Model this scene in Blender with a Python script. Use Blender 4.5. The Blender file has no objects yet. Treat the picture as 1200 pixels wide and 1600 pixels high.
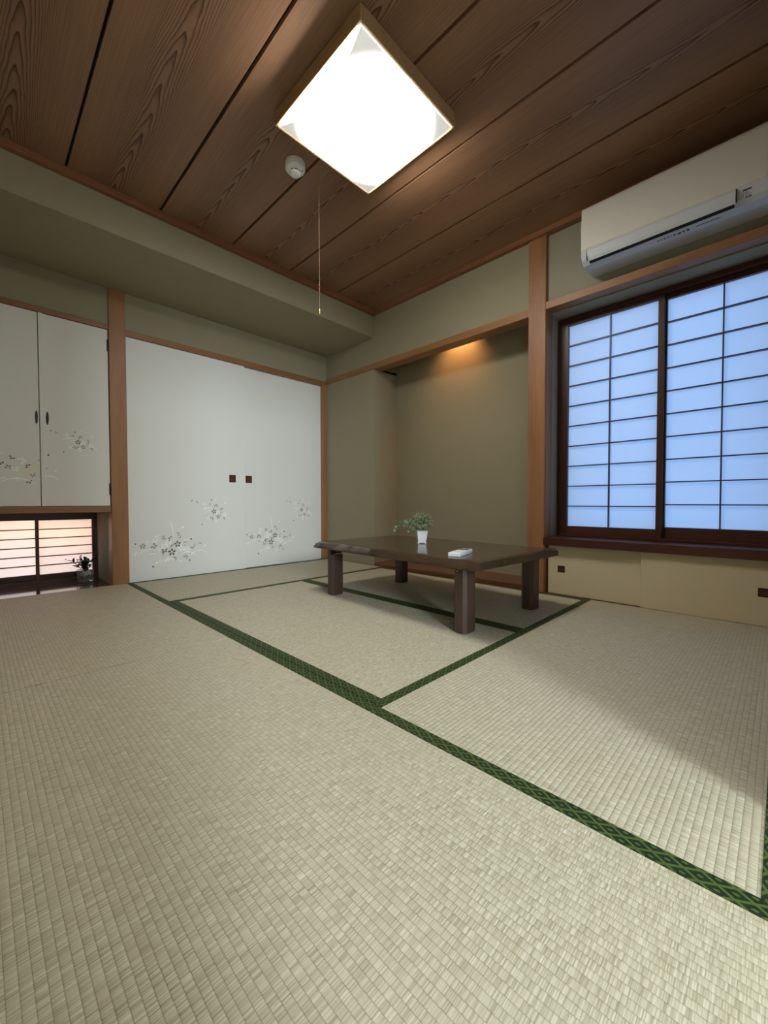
import bpy, bmesh, math, random
from mathutils import Vector, Matrix
R = math.radians
PI = math.pi
scene = bpy.context.scene
C = scene.collection

# ------------------------------------------------------------------ camera
cam_d = bpy.data.cameras.new('camera')
cam = bpy.data.objects.new('camera', cam_d)
C.objects.link(cam)
cam.location = (3.3473, -2.558, 0.5806)
cam.rotation_euler = (Matrix.Rotation(0.7777, 3, 'Z') @ Matrix.Rotation(PI / 2 - 0.0244, 3, 'X') @ Matrix.Rotation(-0.0015, 3, 'Z')).to_euler()
cam_d.sensor_fit = 'HORIZONTAL'
cam_d.sensor_width = 36.0
cam_d.lens = 36.0 * 631.9 / 1200.0
cam_d.clip_start = 0.01
scene.camera = cam

# ------------------------------------------------------------------ view
scene.view_settings.view_transform = 'Standard'
scene.view_settings.look = 'None'
scene.view_settings.gamma = 1.0
scene.view_settings.use_curve_mapping = False
scene.view_settings.exposure = 1.0
scene.cycles.use_denoising = True
scene.cycles.max_bounces = 10
scene.cycles.diffuse_bounces = 6
scene.cycles.transmission_bounces = 8
scene.cycles.sample_clamp_indirect = 6.0

LAMP = 20.0            # ceiling light cover
HALL = 86.0            # daylight falling through the open doorway
SKY = 1.0

# ------------------------------------------------------------------ world: dusk-blue sky
w = bpy.data.worlds.new('sky')
scene.world = w
w.use_nodes = True
nt = w.node_tree
nt.nodes.clear()
o_ = nt.nodes.new('ShaderNodeOutputWorld')
bg = nt.nodes.new('ShaderNodeBackground')
tc = nt.nodes.new('ShaderNodeTexCoord')
sep = nt.nodes.new('ShaderNodeSeparateXYZ')
ramp = nt.nodes.new('ShaderNodeValToRGB')
ramp.color_ramp.elements[0].position = 0.30
ramp.color_ramp.elements[0].color = (0.44, 0.61, 1.0, 1)
ramp.color_ramp.elements[1].position = 0.95
ramp.color_ramp.elements[1].color = (0.13, 0.50, 1.0, 1)
mp = nt.nodes.new('ShaderNodeMath'); mp.operation = 'MULTIPLY_ADD'
mp.inputs[1].default_value = 0.5; mp.inputs[2].default_value = 0.5
nt.links.new(tc.outputs['Generated'], sep.inputs[0])
nt.links.new(sep.outputs['Z'], mp.inputs[0])
nt.links.new(mp.outputs[0], ramp.inputs[0])
nt.links.new(ramp.outputs[0], bg.inputs[0])
bg.inputs[1].default_value = SKY
nt.links.new(bg.outputs[0], o_.inputs[0])


def area(name, loc, target, sx, sy, power, col):
    d = bpy.data.lights.new(name, 'AREA')
    d.shape = 'RECTANGLE'; d.size = sx; d.size_y = sy; d.energy = power; d.color = col
    o = bpy.data.objects.new(name, d); C.objects.link(o)
    o.location = loc
    o.rotation_euler = (Vector(target) - Vector(loc)).to_track_quat('-Z', 'Y').to_euler()
    return o

# daylight at the hall window beyond the open doorway (behind and beside the camera)
area('hall_window_daylight', (6.38, -3.14, 1.72), (0.0, -1.1, 0.75), 0.80, 1.0, HALL, (0.82, 0.945, 1.0))
# area lamps added close outside the low window, grading its paper orange to pale
area('low_window_warm_fill', (-0.84, -2.05, 0.62), (-0.5, -2.15, 0.42), 0.9, 0.14, 5.2, (1.0, 0.40, 0.10))
area('low_window_pale_fill', (-1.02, -2.30, 0.05), (-0.5, -2.28, 0.18), 1.0, 0.3, 2.6, (0.88, 0.95, 1.0))


# ------------------------------------------------------------------ materials
def lin(r, g, b):
    f = lambda c: (c / 255 / 12.92) if c / 255 <= 0.04045 else ((c / 255 + 0.055) / 1.055) ** 2.4
    return (f(r), f(g), f(b), 1)


class NT:
    """small helper around a node tree"""
    def __init__(self, name):
        self.m = bpy.data.materials.new(name)
        self.m.use_nodes = True
        self.t = self.m.node_tree
        self.b = self.t.nodes['Principled BSDF']
        self.out = self.t.nodes['Material Output']

    def n(self, kind, **kw):
        x = self.t.nodes.new('ShaderNode' + kind)
        for k, v in kw.items():
            setattr(x, k, v)
        return x

    def l(self, a, b):
        self.t.links.new(a, b)

    def val(self, sock, v):
        if hasattr(v, 'is_output'):
            self.l(v, sock)
        else:
            sock.default_value = v

    def math(self, op, a, b=0.0, c=0.0, clamp=False):
        x = self.n('Math', operation=op, use_clamp=clamp)
        self.val(x.inputs[0], a); self.val(x.inputs[1], b)
        if len(x.inputs) > 2:
            self.val(x.inputs[2], c)
        return x.outputs[0]

    def xyz(self, src='Object'):
        t = self.n('TexCoord'); s = self.n('SeparateXYZ')
        self.l(t.outputs[src], s.inputs[0])
        return s.outputs[0], s.outputs[1], s.outputs[2], t.outputs[src]

    def vec(self, x, y, z):
        c = self.n('CombineXYZ')
        self.val(c.inputs[0], x); self.val(c.inputs[1], y); self.val(c.inputs[2], z)
        return c.outputs[0]

    def noise(self, v, scale=1.0, detail=2.0, rough=0.5, dist=0.0):
        x = self.n('TexNoise')
        self.l(v, x.inputs['Vector'])
        x.inputs['Scale'].default_value = scale; x.inputs['Detail'].default_value = detail
        x.inputs['Roughness'].default_value = rough; x.inputs['Distortion'].default_value = dist
        return x.outputs['Fac']

    def ramp(self, f, stops):
        x = self.n('ValToRGB')
        e = x.color_ramp.elements
        while len(e) < len(stops):
            e.new(0.5)
        for i, (p, c) in enumerate(stops):
            e[i].position = p; e[i].color = c if len(c) == 4 else (*c, 1)
        self.l(f, x.inputs[0])
        return x.outputs[0]

    def mix(self, f, a, b):
        x = self.n('Mix', data_type='RGBA')
        self.val(x.inputs['Factor'], f); self.val(x.inputs[6], a); self.val(x.inputs[7], b)
        return x.outputs[2]

    def bump(self, h, strength=0.3, dist=0.002):
        x = self.n('Bump')
        x.inputs['Strength'].default_value = strength; x.inputs['Distance'].default_value = dist
        self.l(h, x.inputs['Height']); self.l(x.outputs[0], self.b.inputs['Normal'])

    def rnd(self):
        return self.n('ObjectInfo').outputs['Random']

    def set(self, color=None, rough=None, spec=None, metal=None, coat=None):
        if color is not None: self.val(self.b.inputs['Base Color'], color)
        if rough is not None: self.val(self.b.inputs['Roughness'], rough)
        if spec is not None: self.val(self.b.inputs['Specular IOR Level'], spec)
        if metal is not None: self.b.inputs['Metallic'].default_value = metal
        if coat is not None: self.b.inputs['Coat Weight'].default_value = coat
        return self


def plain(name, col, rough=0.5, spec=0.4, metal=0.0):
    t = NT(name); t.set(col, rough, spec, metal)
    x, y, z, v = t.xyz()
    n = t.noise(v, 40.0, 2.0)
    c = t.mix(t.math('MULTIPLY', n, 0.12), col, (col[0] * .75, col[1] * .75, col[2] * .75, 1))
    t.set(c)
    return t.m


def wood(name, light, dark, axis='Z', rough=0.42, scale=1.0, spec=0.35, coat=0.0, cathedral=True):
    """straight to cathedral grain along one object axis"""
    t = NT(name)
    x, y, z, v = t.xyz()
    a, b, c = {'Z': (z, x, y), 'X': (x, y, z), 'Y': (y, x, z)}[axis]
    r = t.math('MULTIPLY', t.rnd(), 7.0)
    warp = t.noise(t.vec(t.math('MULTIPLY_ADD', a, 1.1, r), t.math('MULTIPLY', b, 7.0), t.math('MULTIPLY', c, 7.0)), scale, 2.0)
    k = t.math('ADD', t.math('ADD', b, c), t.math('MULTIPLY', warp, 0.10))
    rings = t.math('SINE', t.math('MULTIPLY', k, 520.0 * scale))
    fib = t.noise(t.vec(t.math('MULTIPLY', a, 5.0), t.math('MULTIPLY', b, 300.0), t.math('MULTIPLY', c, 300.0)), scale, 3.0, 0.6)
    big = t.noise(t.vec(t.math('MULTIPLY_ADD', a, 1.3, r), t.math('MULTIPLY', b, 14.0), t.math('MULTIPLY', c, 14.0)), scale, 2.0)
    f = t.math('ADD', t.math('MULTIPLY', rings, 0.06), t.math('ADD', t.math('MULTIPLY', fib, 0.45), t.math('MULTIPLY', big, 0.5)))
    col = t.ramp(f, [(0.22, dark), (0.62, light)])
    t.set(col, rough, spec, coat=coat)
    t.bump(fib, 0.08, 0.0006)
    return t.m


M = {}


def mat_tatami():
    t = NT('woven_rush')
    x, y, z, v = t.xyz()          # x along the mat, y across it; ribs run along x
    s = t.math('DIVIDE', y, 0.0125)
    idx = t.math('FLOOR', s)
    fr = t.math('FRACT', s)
    prof = t.math('SINE', t.math('MULTIPLY', fr, PI))               # one rib
    prof = t.math('POWER', prof, 0.55)
    rnd = t.math('MULTIPLY', t.rnd(), 31.0)
    # fine rush strands, a few millimetres wide, running across the rib
    strand = t.noise(t.vec(t.math('MULTIPLY', x, 500.0), t.math('MULTIPLY_ADD', idx, 3.7, t.math('MULTIPLY', y, 6.0)), rnd), 1.0, 2.0, 0.65)
    # blocks of strands lying higher or lower along each rib
    cell = t.noise(t.vec(t.math('MULTIPLY', x, 70.0), t.math('MULTIPLY', idx, 5.31), rnd), 1.0, 1.0, 0.5)
    cellc = t.math('MULTIPLY_ADD', t.math('SUBTRACT', cell, 0.5), 2.4, 0.5, clamp=True)
    big = t.noise(t.vec(t.math('MULTIPLY', x, 3.0), t.math('MULTIPLY', y, 3.0), rnd), 1.0, 3.0)
    mid = t.noise(t.vec(t.math('MULTIPLY', x, 24.0), t.math('MULTIPLY', y, 9.0), rnd), 1.0, 2.0)
    base = t.ramp(strand, [(0.34, lin(148, 138, 114)), (0.5, lin(189, 182, 162)), (0.68, lin(222, 218, 204))])
    tint = t.mix(t.math('MULTIPLY', cellc, 0.30), base, lin(170, 160, 136))
    tint = t.mix(t.math('MULTIPLY', big, 0.35), tint, lin(182, 167, 138))
    tint = t.mix(t.math('MULTIPLY', mid, 0.22), tint, lin(186, 184, 160))
    # groove between two ribs: its shade put into the colour, hemp brown
    groove_shade = t.math('LESS_THAN', prof, 0.42)
    tint = t.mix(t.math('MULTIPLY', groove_shade, 0.26), tint, lin(120, 106, 72))
    t.set(tint, 0.52, 0.30)
    h = t.math('ADD', t.math('MULTIPLY', prof, 0.62), t.math('ADD', t.math('MULTIPLY', strand, 0.28), t.math('MULTIPLY', cellc, 0.18)))
    t.bump(h, 0.75, 0.0019)
    return t.m


def mat_heri():
    t = NT('brocade_border')
    x, y, z, v = t.xyz()
    a = t.math('DIVIDE', x, 0.042)
    b = t.math('DIVIDE', y, 0.024)
    s = t.math('ADD', a, b); u = t.math('SUBTRACT', a, b)
    fs = t.math('ABSOLUTE', t.math('SUBTRACT', t.math('FRACT', s), 0.5))
    fu = t.math('ABSOLUTE', t.math('SUBTRACT', t.math('FRACT', u), 0.5))
    line = t.math('GREATER_THAN', t.math('MAXIMUM', fs, fu), 0.395)
    dot = t.math('LESS_THAN', t.math('ADD', t.math('POWER', fs, 2.0), t.math('POWER', fu, 2.0)), 0.022)
    pat = t.math('MAXIMUM', line, dot)
    th = t.noise(t.vec(t.math('MULTIPLY', x, 900.0), t.math('MULTIPLY', y, 500.0), 0.0), 1.0, 1.0)
    col = t.mix(pat, lin(18, 33, 10), lin(78, 95, 44))
    col = t.mix(t.math('MULTIPLY', th, 0.25), col, lin(34, 60, 20))
    t.set(col, 0.6, 0.3)
    t.bump(t.math('ADD', pat, t.math('MULTIPLY', th, 0.5)), 0.25, 0.0005)
    return t.m


def mat_ceiling():
    t = NT('cedar_ceiling_board')
    x, y, z, v = t.xyz()          # x along the board, y across (-.22 .. .22)
    loc = t.n('ObjectInfo').outputs['Location']
    s = t.n('SeparateXYZ'); t.l(loc, s.inputs[0])
    seed = t.math('MULTIPLY', s.outputs[1], 5.3)
    yc = t.math('ADD', y, t.math('MULTIPLY', t.math('SUBTRACT', t.noise(t.vec(t.math('MULTIPLY', x, 1.3), seed, 0.0), 1.0, 1.0), 0.5), 0.07))
    wob = t.math('SUBTRACT', t.noise(t.vec(t.math('MULTIPLY', x, 7.0), t.math('MULTIPLY', y, 22.0), seed), 1.0, 2.0), 0.5)
    ay = t.math('ABSOLUTE', yc)
    par = t.math('MULTIPLY', t.math('POWER', ay, 1.6), 62.0)
    k = t.math('ADD', t.math('ADD', x, par), t.math('MULTIPLY', wob, 0.22))
    k = t.math('ADD', k, t.math('MULTIPLY', t.noise(t.vec(t.math('MULTIPLY', x, 0.7), seed, 2.0), 1.0, 1.0), 0.6))
    saw = t.math('FRACT', t.math('MULTIPLY', k, 7.0))
    ring = t.math('POWER', saw, 3.6)                       # a dark latewood line with one soft flank
    tail = t.math('MULTIPLY', t.math('LESS_THAN', saw, 0.05), 0.6)
    ring = t.math('MAXIMUM', ring, tail)
    # rings are strong in the heart of the board and fade to plain straight grain at its sides
    fade = t.math('SUBTRACT', 1.0, t.math('DIVIDE', ay, 0.135), clamp=True)
    fade = t.math('POWER', fade, 0.6)
    fib = t.noise(t.vec(t.math('MULTIPLY', x, 3.5), t.math('MULTIPLY', y, 330.0), seed), 1.0, 3.0, 0.65)
    fine = t.noise(t.vec(t.math('MULTIPLY', x, 40.0), t.math('MULTIPLY', y, 600.0), seed), 1.0, 2.0, 0.6)
    col = t.ramp(fib, [(0.25, lin(126, 93, 70)), (0.75, lin(160, 122, 94))])
    col = t.mix(t.math('MULTIPLY', fine, 0.25), col, lin(136, 98, 73))
    col = t.mix(t.math('MULTIPLY', t.math('MULTIPLY', ring, fade), 1.0), col, lin(46, 22, 13))
    t.set(col, 0.45, 0.3)
    t.bump(fib, 0.06, 0.0005)
    return t.m


def mat_plaster(name, c1, c2):
    t = NT(name)
    x, y, z, v = t.xyz()
    n = t.noise(v, 7.0, 3.0)
    g = t.noise(v, 420.0, 2.0)
    col = t.mix(n, c1, c2)
    col = t.mix(t.math('MULTIPLY', g, 0.2), col, (c1[0] * .8, c1[1] * .8, c1[2] * .8, 1))
    t.set(col, 0.9, 0.15)
    t.bump(g, 0.25, 0.0012)
    return t.m


def mat_fusuma(name, c1, c2):
    t = NT(name)
    x, y, z, v = t.xyz()
    n = t.noise(t.vec(t.math('MULTIPLY', x, 60.0), t.math('MULTIPLY', y, 160.0), t.math('MULTIPLY', z, 160.0)), 1.0, 4.0, 0.6, 1.5)
    col = t.mix(n, c1, c2)
    t.set(col, 0.75, 0.2)
    t.bump(n, 0.18, 0.0015)
    return t.m


def mat_paper(name, col, trans, warm=None):
    """shoji paper: lets daylight through and scatters it"""
    t = NT(name)
    x, y, z, v = t.xyz()
    n = t.noise(v, 90.0, 4.0, 0.65, 2.0)
    c = t.mix(t.math('MULTIPLY', n, 0.18), col, (col[0] * .82, col[1] * .84, col[2] * .86, 1))
    d = t.n('BsdfDiffuse'); tr = t.n('BsdfTranslucent'); mx = t.n('MixShader')
    t.l(c, d.inputs['Color']); t.l(c, tr.inputs['Color'])
    mx.inputs[0].default_value = trans
    t.l(d.outputs[0], mx.inputs[1]); t.l(tr.outputs[0], mx.inputs[2])
    t.l(mx.outputs[0], t.out.inputs['Surface'])
    t.t.nodes.remove(t.b)
    return t.m


M['rush'] = mat_tatami()
M['heri'] = mat_heri()
M['ceil'] = mat_ceiling()
M['plaster'] = mat_plaster('olive_earthen_plaster', lin(149, 141, 118), lin(155, 147, 123))
M['plaster_grey'] = mat_plaster('grey_plaster', lin(150, 146, 130), lin(157, 153, 137))
M['fusuma'] = mat_fusuma('off_white_door_paper', lin(230, 230, 227), lin(222, 222, 218))
M['fusuma_tan'] = mat_fusuma('cream_cabinet_paper', lin(214, 200, 170), lin(205, 190, 160))
M['wood_z'] = wood('hinoki_upright', lin(164, 117, 80), lin(124, 83, 55), 'Z')
M['wood_x'] = wood('hinoki_along_x', lin(160, 116, 80), lin(122, 83, 55), 'X')
M['wood_y'] = wood('hinoki_along_y', lin(154, 110, 76), lin(118, 79, 52), 'Y')
M['cornice_x'] = wood('cedar_cornice_x', lin(144, 96, 68), lin(104, 64, 43), 'X')
M['cornice_y'] = wood('cedar_cornice_y', lin(144, 96, 68), lin(104, 64, 43), 'Y')
M['dark_x'] = wood('dark_stained_x', lin(82, 42, 30), lin(48, 23, 17), 'X', rough=0.35, spec=0.45)
M['dark_z'] = wood('dark_stained_z', lin(76, 39, 28), lin(44, 21, 15), 'Z', rough=0.35, spec=0.45)
M['dark_y'] = wood('dark_stained_y', lin(76, 39, 28), lin(44, 21, 15), 'Y', rough=0.35, spec=0.45)
M['board_gloss'] = wood('glossy_niche_board', lin(96, 52, 30), lin(44, 20, 12), 'Y', rough=0.10, spec=0.6, scale=0.5, coat=0.4)
M['alcove_board'] = wood('alcove_board', lin(118, 72, 44), lin(82, 46, 28), 'X', rough=0.22, spec=0.5)
M['table'] = wood('dark_walnut_lacquer', lin(72, 56, 42), lin(46, 34, 25), 'X', rough=0.20, spec=0.5, coat=0.25)
M['table_leg'] = wood('dark_walnut_leg', lin(76, 56, 50), lin(50, 35, 32), 'Z', rough=0.30, spec=0.5)
M['paper'] = mat_paper('shoji_paper', (0.88, 0.91, 0.95, 1), 0.66)
M['paper2'] = mat_paper('fibre_shoji_paper', (0.90, 0.89, 0.87, 1), 0.66)
M['black'] = plain('black_iron', lin(22, 20, 19), 0.45)
M['pull'] = wood('dark_pull_wood', lin(96, 52, 34), lin(66, 32, 20), 'Y', rough=0.4)
M['pull_rim'] = plain('dark_pull_rim', lin(40, 20, 14), 0.45)
M['white_pl'] = plain('white_plastic', lin(226, 226, 222), 0.38)
M['ac_cream'] = plain('warm_white_plastic', lin(220, 217, 210), 0.40)
M['ac_blue_lit'] = plain('blue_lit_plastic', lin(208, 213, 222), 0.35)  # white plastic with the window's blue light put into its colour
M['slot'] = plain('dark_slot', lin(14, 14, 16), 0.6)
M['ink'] = plain('grey_ink', lin(88, 90, 100), 0.7)
M['metal'] = plain('zinc_metal', lin(200, 200, 196), 0.3, 0.5, 0.9)
M['brass'] = plain('brass', lin(214, 178, 104), 0.28, 0.5, 0.8)
M['cord'] = plain('beige_cord', lin(150, 122, 94), 0.7)
M['ceramic'] = plain('white_ceramic', lin(232, 234, 240), 0.18, 0.5)
M['soil'] = plain('moss', lin(120, 128, 60), 0.9)
M['stem'] = plain('stem_green', lin(86, 96, 48), 0.6)
M['remote'] = plain('white_remote_plastic', lin(228, 232, 238), 0.3)
M['lcd'] = plain('grey_green_display', lin(120, 132, 124), 0.2)
M['prt_dark'] = plain('charcoal_print', lin(104, 97, 86), 0.6)
M['prt_mid'] = plain('grey_print', lin(142, 138, 130), 0.6)
M['prt_white'] = plain('white_print', lin(250, 251, 252), 0.5)
M['prt_gold'] = plain('pale_gold_print', lin(232, 224, 184), 0.5)
M['lampwood'] = wood('lamp_frame_wood', lin(182, 148, 110), lin(150, 116, 80), 'X', rough=0.45)
M['hall'] = plain('hall_wall_paint', lin(214, 212, 204), 0.8)
M['concrete'] = plain('floor_slab', lin(120, 112, 98), 0.9)


def mat_leaf(name, dark, pale, edge):
    t = NT(name)
    a = t.n('Attribute'); a.attribute_name = 'rim'
    x, y, z, v = t.xyz()
    n = t.noise(v, 160.0, 2.0)
    f = t.math('ADD', t.math('MULTIPLY', t.math('POWER', a.outputs['Fac'], 2.6), edge), t.math('MULTIPLY_ADD', n, 0.9, -0.45), clamp=True)
    t.set(t.mix(f, dark, pale), 0.45, 0.35)
    return t.m


M['ivy'] = mat_leaf('variegated_ivy_leaf', lin(58, 104, 60), lin(232, 238, 212), 1.0)
M['darkleaf'] = mat_leaf('dark_green_leaf', lin(26, 44, 26), lin(70, 96, 62), 0.5)


def mat_glass():
    t = NT('clear_pot_glass')
    t.set((0.92, 0.95, 0.97, 1), 0.04, 0.5)
    t.b.inputs['Transmission Weight'].default_value = 0.9
    t.b.inputs['IOR'].default_value = 1.45
    return t.m


M['glass'] = mat_glass()


def mat_lamp():
    """acrylic cover glowing from the ring of tubes inside it: brightest over the ring, dimmer at the corners"""
    t = NT('glowing_acrylic_cover')
    x, y, z, v = t.xyz()
    r = t.math('SQRT', t.math('ADD', t.math('MULTIPLY', x, x), t.math('MULTIPLY', y, y)))
    k = t.math('SUBTRACT', 1.0, t.math('DIVIDE', t.math('SUBTRACT', r, 0.12), 0.20), clamp=True)
    k = t.math('MULTIPLY_ADD', t.math('POWER', k, 2.0), LAMP * 1.25, 0.24)
    e = t.n('Emission')
    e.inputs['Color'].default_value = (1.0, 0.965, 0.89, 1)
    t.l(k, e.inputs['Strength'])
    d = t.n('BsdfDiffuse'); d.inputs['Color'].default_value = (0.75, 0.78, 0.8, 1)
    ad = t.n('AddShader')
    t.l(e.outputs[0], ad.inputs[0]); t.l(d.outputs[0], ad.inputs[1])
    t.l(ad.outputs[0], t.out.inputs['Surface'])
    return t.m


M['lamp'] = mat_lamp()
_t = NT('glowing_acrylic_end'); _e = _t.n('Emission')
_e.inputs['Color'].default_value = (1.0, 0.955, 0.86, 1); _e.inputs['Strength'].default_value = LAMP * 1.35
_t.l(_e.outputs[0], _t.out.inputs['Surface'])
M['lamp_end'] = _t.m


# ------------------------------------------------------------------ mesh helpers
def link(name, me, parent=None, loc=None):
    o = bpy.data.objects.new(name, me)
    C.objects.link(o)
    if parent is not None:
        o.parent = parent
    if loc is not None:
        o.location = loc
    return o


def from_bm(name, bm, mats, parent=None, loc=None, smooth=False):
    me = bpy.data.meshes.new(name)
    bmesh.ops.recalc_face_normals(bm, faces=bm.faces)
    bm.to_mesh(me); bm.free()
    if not isinstance(mats, (list, tuple)):
        mats = [mats]
    for m in mats:
        me.materials.append(M[m] if isinstance(m, str) else m)
    if smooth:
        for p in me.polygons:
            p.use_smooth = True
    return link(name, me, parent, loc)


def add_box(bm, a, b, bev=0.0, mat=0, rot=None):
    """axis box from corner a to corner b, edges eased by bev"""
    cx, cy, cz = [(p + q) / 2 for p, q in zip(a, b)]
    sx, sy, sz = [abs(q - p) for p, q in zip(a, b)]
    r = bmesh.ops.create_cube(bm, size=1.0)
    vs = r['verts']
    mtx = Matrix.Translation((cx, cy, cz)) @ (rot if rot else Matrix()) @ Matrix.Diagonal((sx, sy, sz, 1))
    bmesh.ops.transform(bm, matrix=mtx, verts=vs)
    fs = set(f for v in vs for f in v.link_faces)
    for f in fs:
        f.material_index = mat
    if bev > 0:
        es = list(set(e for v in vs for e in v.link_edges))
        bmesh.ops.bevel(bm, geom=es, offset=min(bev, 0.45 * min(sx, sy, sz)), segments=1, affect='EDGES', profile=0.5)
    return vs


def box(name, a, b, mat, parent=None, bev=0.0, origin=None):
    """a box object whose origin is its own centre (so that grain follows the piece)"""
    c = Vector([(p + q) / 2 for p, q in zip(a, b)])
    bm = bmesh.new()
    add_box(bm, Vector(a) - c, Vector(b) - c, bev)
    o = from_bm(name, bm, mat, None)
    o.location = c
    if parent is not None:
        o.parent = parent
        o.location = c - Vector(parent.location) if parent.rotation_euler.z == 0 else c
    return o


def boxes(name, lst, mat, parent=None, bev=0.0):
    bm = bmesh.new()
    for a, b in lst:
        add_box(bm, a, b, bev)
    o = from_bm(name, bm, mat, parent)
    return o


def empty(name, loc=(0, 0, 0), rz=0.0):
    o = bpy.data.objects.new(name, None)
    o.empty_display_size = 0.05
    C.objects.link(o)
    o.location = loc; o.rotation_euler = (0, 0, rz)
    return o


def tag(o, label, cat, group=None):
    o['label'] = label; o['category'] = cat
    if group: o['group'] = group
    return o


def struct(o, label=None):
    o['kind'] = 'structure'
    if label: o['label'] = label
    return o


def add_prism(bm, pts, axis, lo, hi, mat=0, bev=0.0):
    """extrude a 2D outline along an axis ('X','Y','Z')"""
    def P(p, h):
        return {'X': (h, p[0], p[1]), 'Y': (p[0], h, p[1]), 'Z': (p[0], p[1], h)}[axis]
    A = [bm.verts.new(P(p, lo)) for p in pts]
    B = [bm.verts.new(P(p, hi)) for p in pts]
    n = len(pts)
    fs = [bm.faces.new(A), bm.faces.new(list(reversed(B)))]
    for i in range(n):
        fs.append(bm.faces.new((A[i], B[i], B[(i + 1) % n], A[(i + 1) % n])))
    for f in fs:
        f.material_index = mat
    return A + B


def add_lathe(bm, prof, seg=32, mat=0, c=(0, 0, 0)):
    rings = []
    for r, z in prof:
        rings.append([bm.verts.new((c[0] + r * math.cos(2 * PI * i / seg), c[1] + r * math.sin(2 * PI * i / seg), c[2] + z)) for i in range(seg)])
    for a, b in zip(rings, rings[1:]):
        for i in range(seg):
            f = bm.faces.new((a[i], a[(i + 1) % seg], b[(i + 1) % seg], b[i])); f.material_index = mat
    for rg in (rings[0], rings[-1]):
        f = bm.faces.new(rg); f.material_index = mat


def add_tube(bm, pts, rad, seg=8, mat=0):
    rings = []
    n = len(pts)
    for i, p in enumerate(pts):
        p = Vector(p)
        d = (Vector(pts[min(i + 1, n - 1)]) - Vector(pts[max(i - 1, 0)])).normalized()
        u = d.orthogonal().normalized(); v = d.cross(u)
        rr = rad[i] if isinstance(rad, (list, tuple)) else rad
        rings.append([bm.verts.new(p + rr * (u * math.cos(2 * PI * k / seg) + v * math.sin(2 * PI * k / seg))) for k in range(seg)])
    for a, b in zip(rings, rings[1:]):
        for k in range(seg):
            f = bm.faces.new((a[k], a[(k + 1) % seg], b[(k + 1) % seg], b[k])); f.material_index = mat
    for rg in (rings[0], rings[-1]):
        f = bm.faces.new(rg); f.material_index = mat


# ------------------------------------------------------------------ room dimensions (metres)
XR, YB = 3.40, -2.65           # right wall and back wall planes
ZC = 2.285                     # ceiling boards
SOF = 2.062                    # underside of the dropped beam
BX = 0.698                     # face of the dropped beam
PL, PR = -1.8805, -1.779       # pillar between cabinet and closet
JY0, JY1 = -2.46, -1.55        # open doorway in the right wall
NX = -0.477                    # low window plane
AX0, AX1, AD = 0.705, 2.156, 0.30   # alcove
WX0 = 2.27                     # left jamb of the window

# ------------------------------------------------------------------ shell
struct(box('floor', (-0.75, YB - 0.1, -0.14), (XR + 0.1, 0.45, -0.055), 'concrete'), 'floor slab below the tatami mats')

wl = struct(empty('wall_left'), 'olive plaster wall above the sliding doors and overhead cabinet')
wk = struct(empty('wall_closet'), 'hidden back of the closet')
wn = struct(empty('wall_niche'), 'grey plaster side of the low niche')
box('plaster_panel', (-0.12, PR, 1.800), (0.0, 0.06, 2.10), 'plaster', wl)
box('plaster_panel', (-0.12, YB - .1, 1.805), (0.0, PL, 2.10), 'plaster', wl)
boxes('closet_back', [((-0.66, PL, -0.055), (-0.60, 0.06, 2.10)), ((-0.66, YB - .1, 0.53), (-0.60, PL, 2.10))], 'hall', wk)
wc = struct(empty('beam_ceiling'), 'olive plaster dropped beam along the closet wall')
box('plaster_panel', (-0.66, YB - 0.1, SOF), (BX, 0.06, 2.40), 'plaster', wc)

wb = struct(empty('wall_back'), 'olive plaster wall with the alcove recess')
box('plaster_panel', (0.0, 0.0, 1.80), (AX1, 0.075, 2.40), 'plaster', wb)
box('plaster_panel', (0.0, 0.0, -0.055), (AX0, AD + .1, 1.80), 'plaster', wb)
box('alcove_back_panel', (AX0 - .02, AD, -0.055), (AX1 + .05, AD + 0.1, 2.40), 'plaster', wb)
box('alcove_ceiling', (AX0 - .02, 0.06, 2.12), (AX1 + .05, AD + .05, 2.20), 'plaster', wb)
box('alcove_side_panel', (AX0 - .05, 0.06, 1.78), (AX0, AD + .02, 2.15), 'plaster', wb)
box('alcove_side_panel', (AX1, 0.03, -0.055), (WX0 - .003, AD + .06, 2.40), 'plaster', wb)

ww = struct(empty('wall_window'), 'grey plaster wall above the window')
box('plaster_panel', (WX0 - .01, 0.015, 1.80), (XR + .1, 0.11, 2.40), 'plaster_grey', ww)
box('reveal_head', (WX0 - .01, 0.062, 1.783), (XR + .1, 0.30, 1.95), 'plaster_grey', ww)
box('reveal_side', (WX0 - .05, 0.085, 0.30), (WX0 + .002, 0.30, 1.80), 'plaster_grey', ww)
box('lower_back', (WX0 - .02, 0.24, -0.055), (XR + .1, 0.30, 0.34), 'hall', ww)

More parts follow.
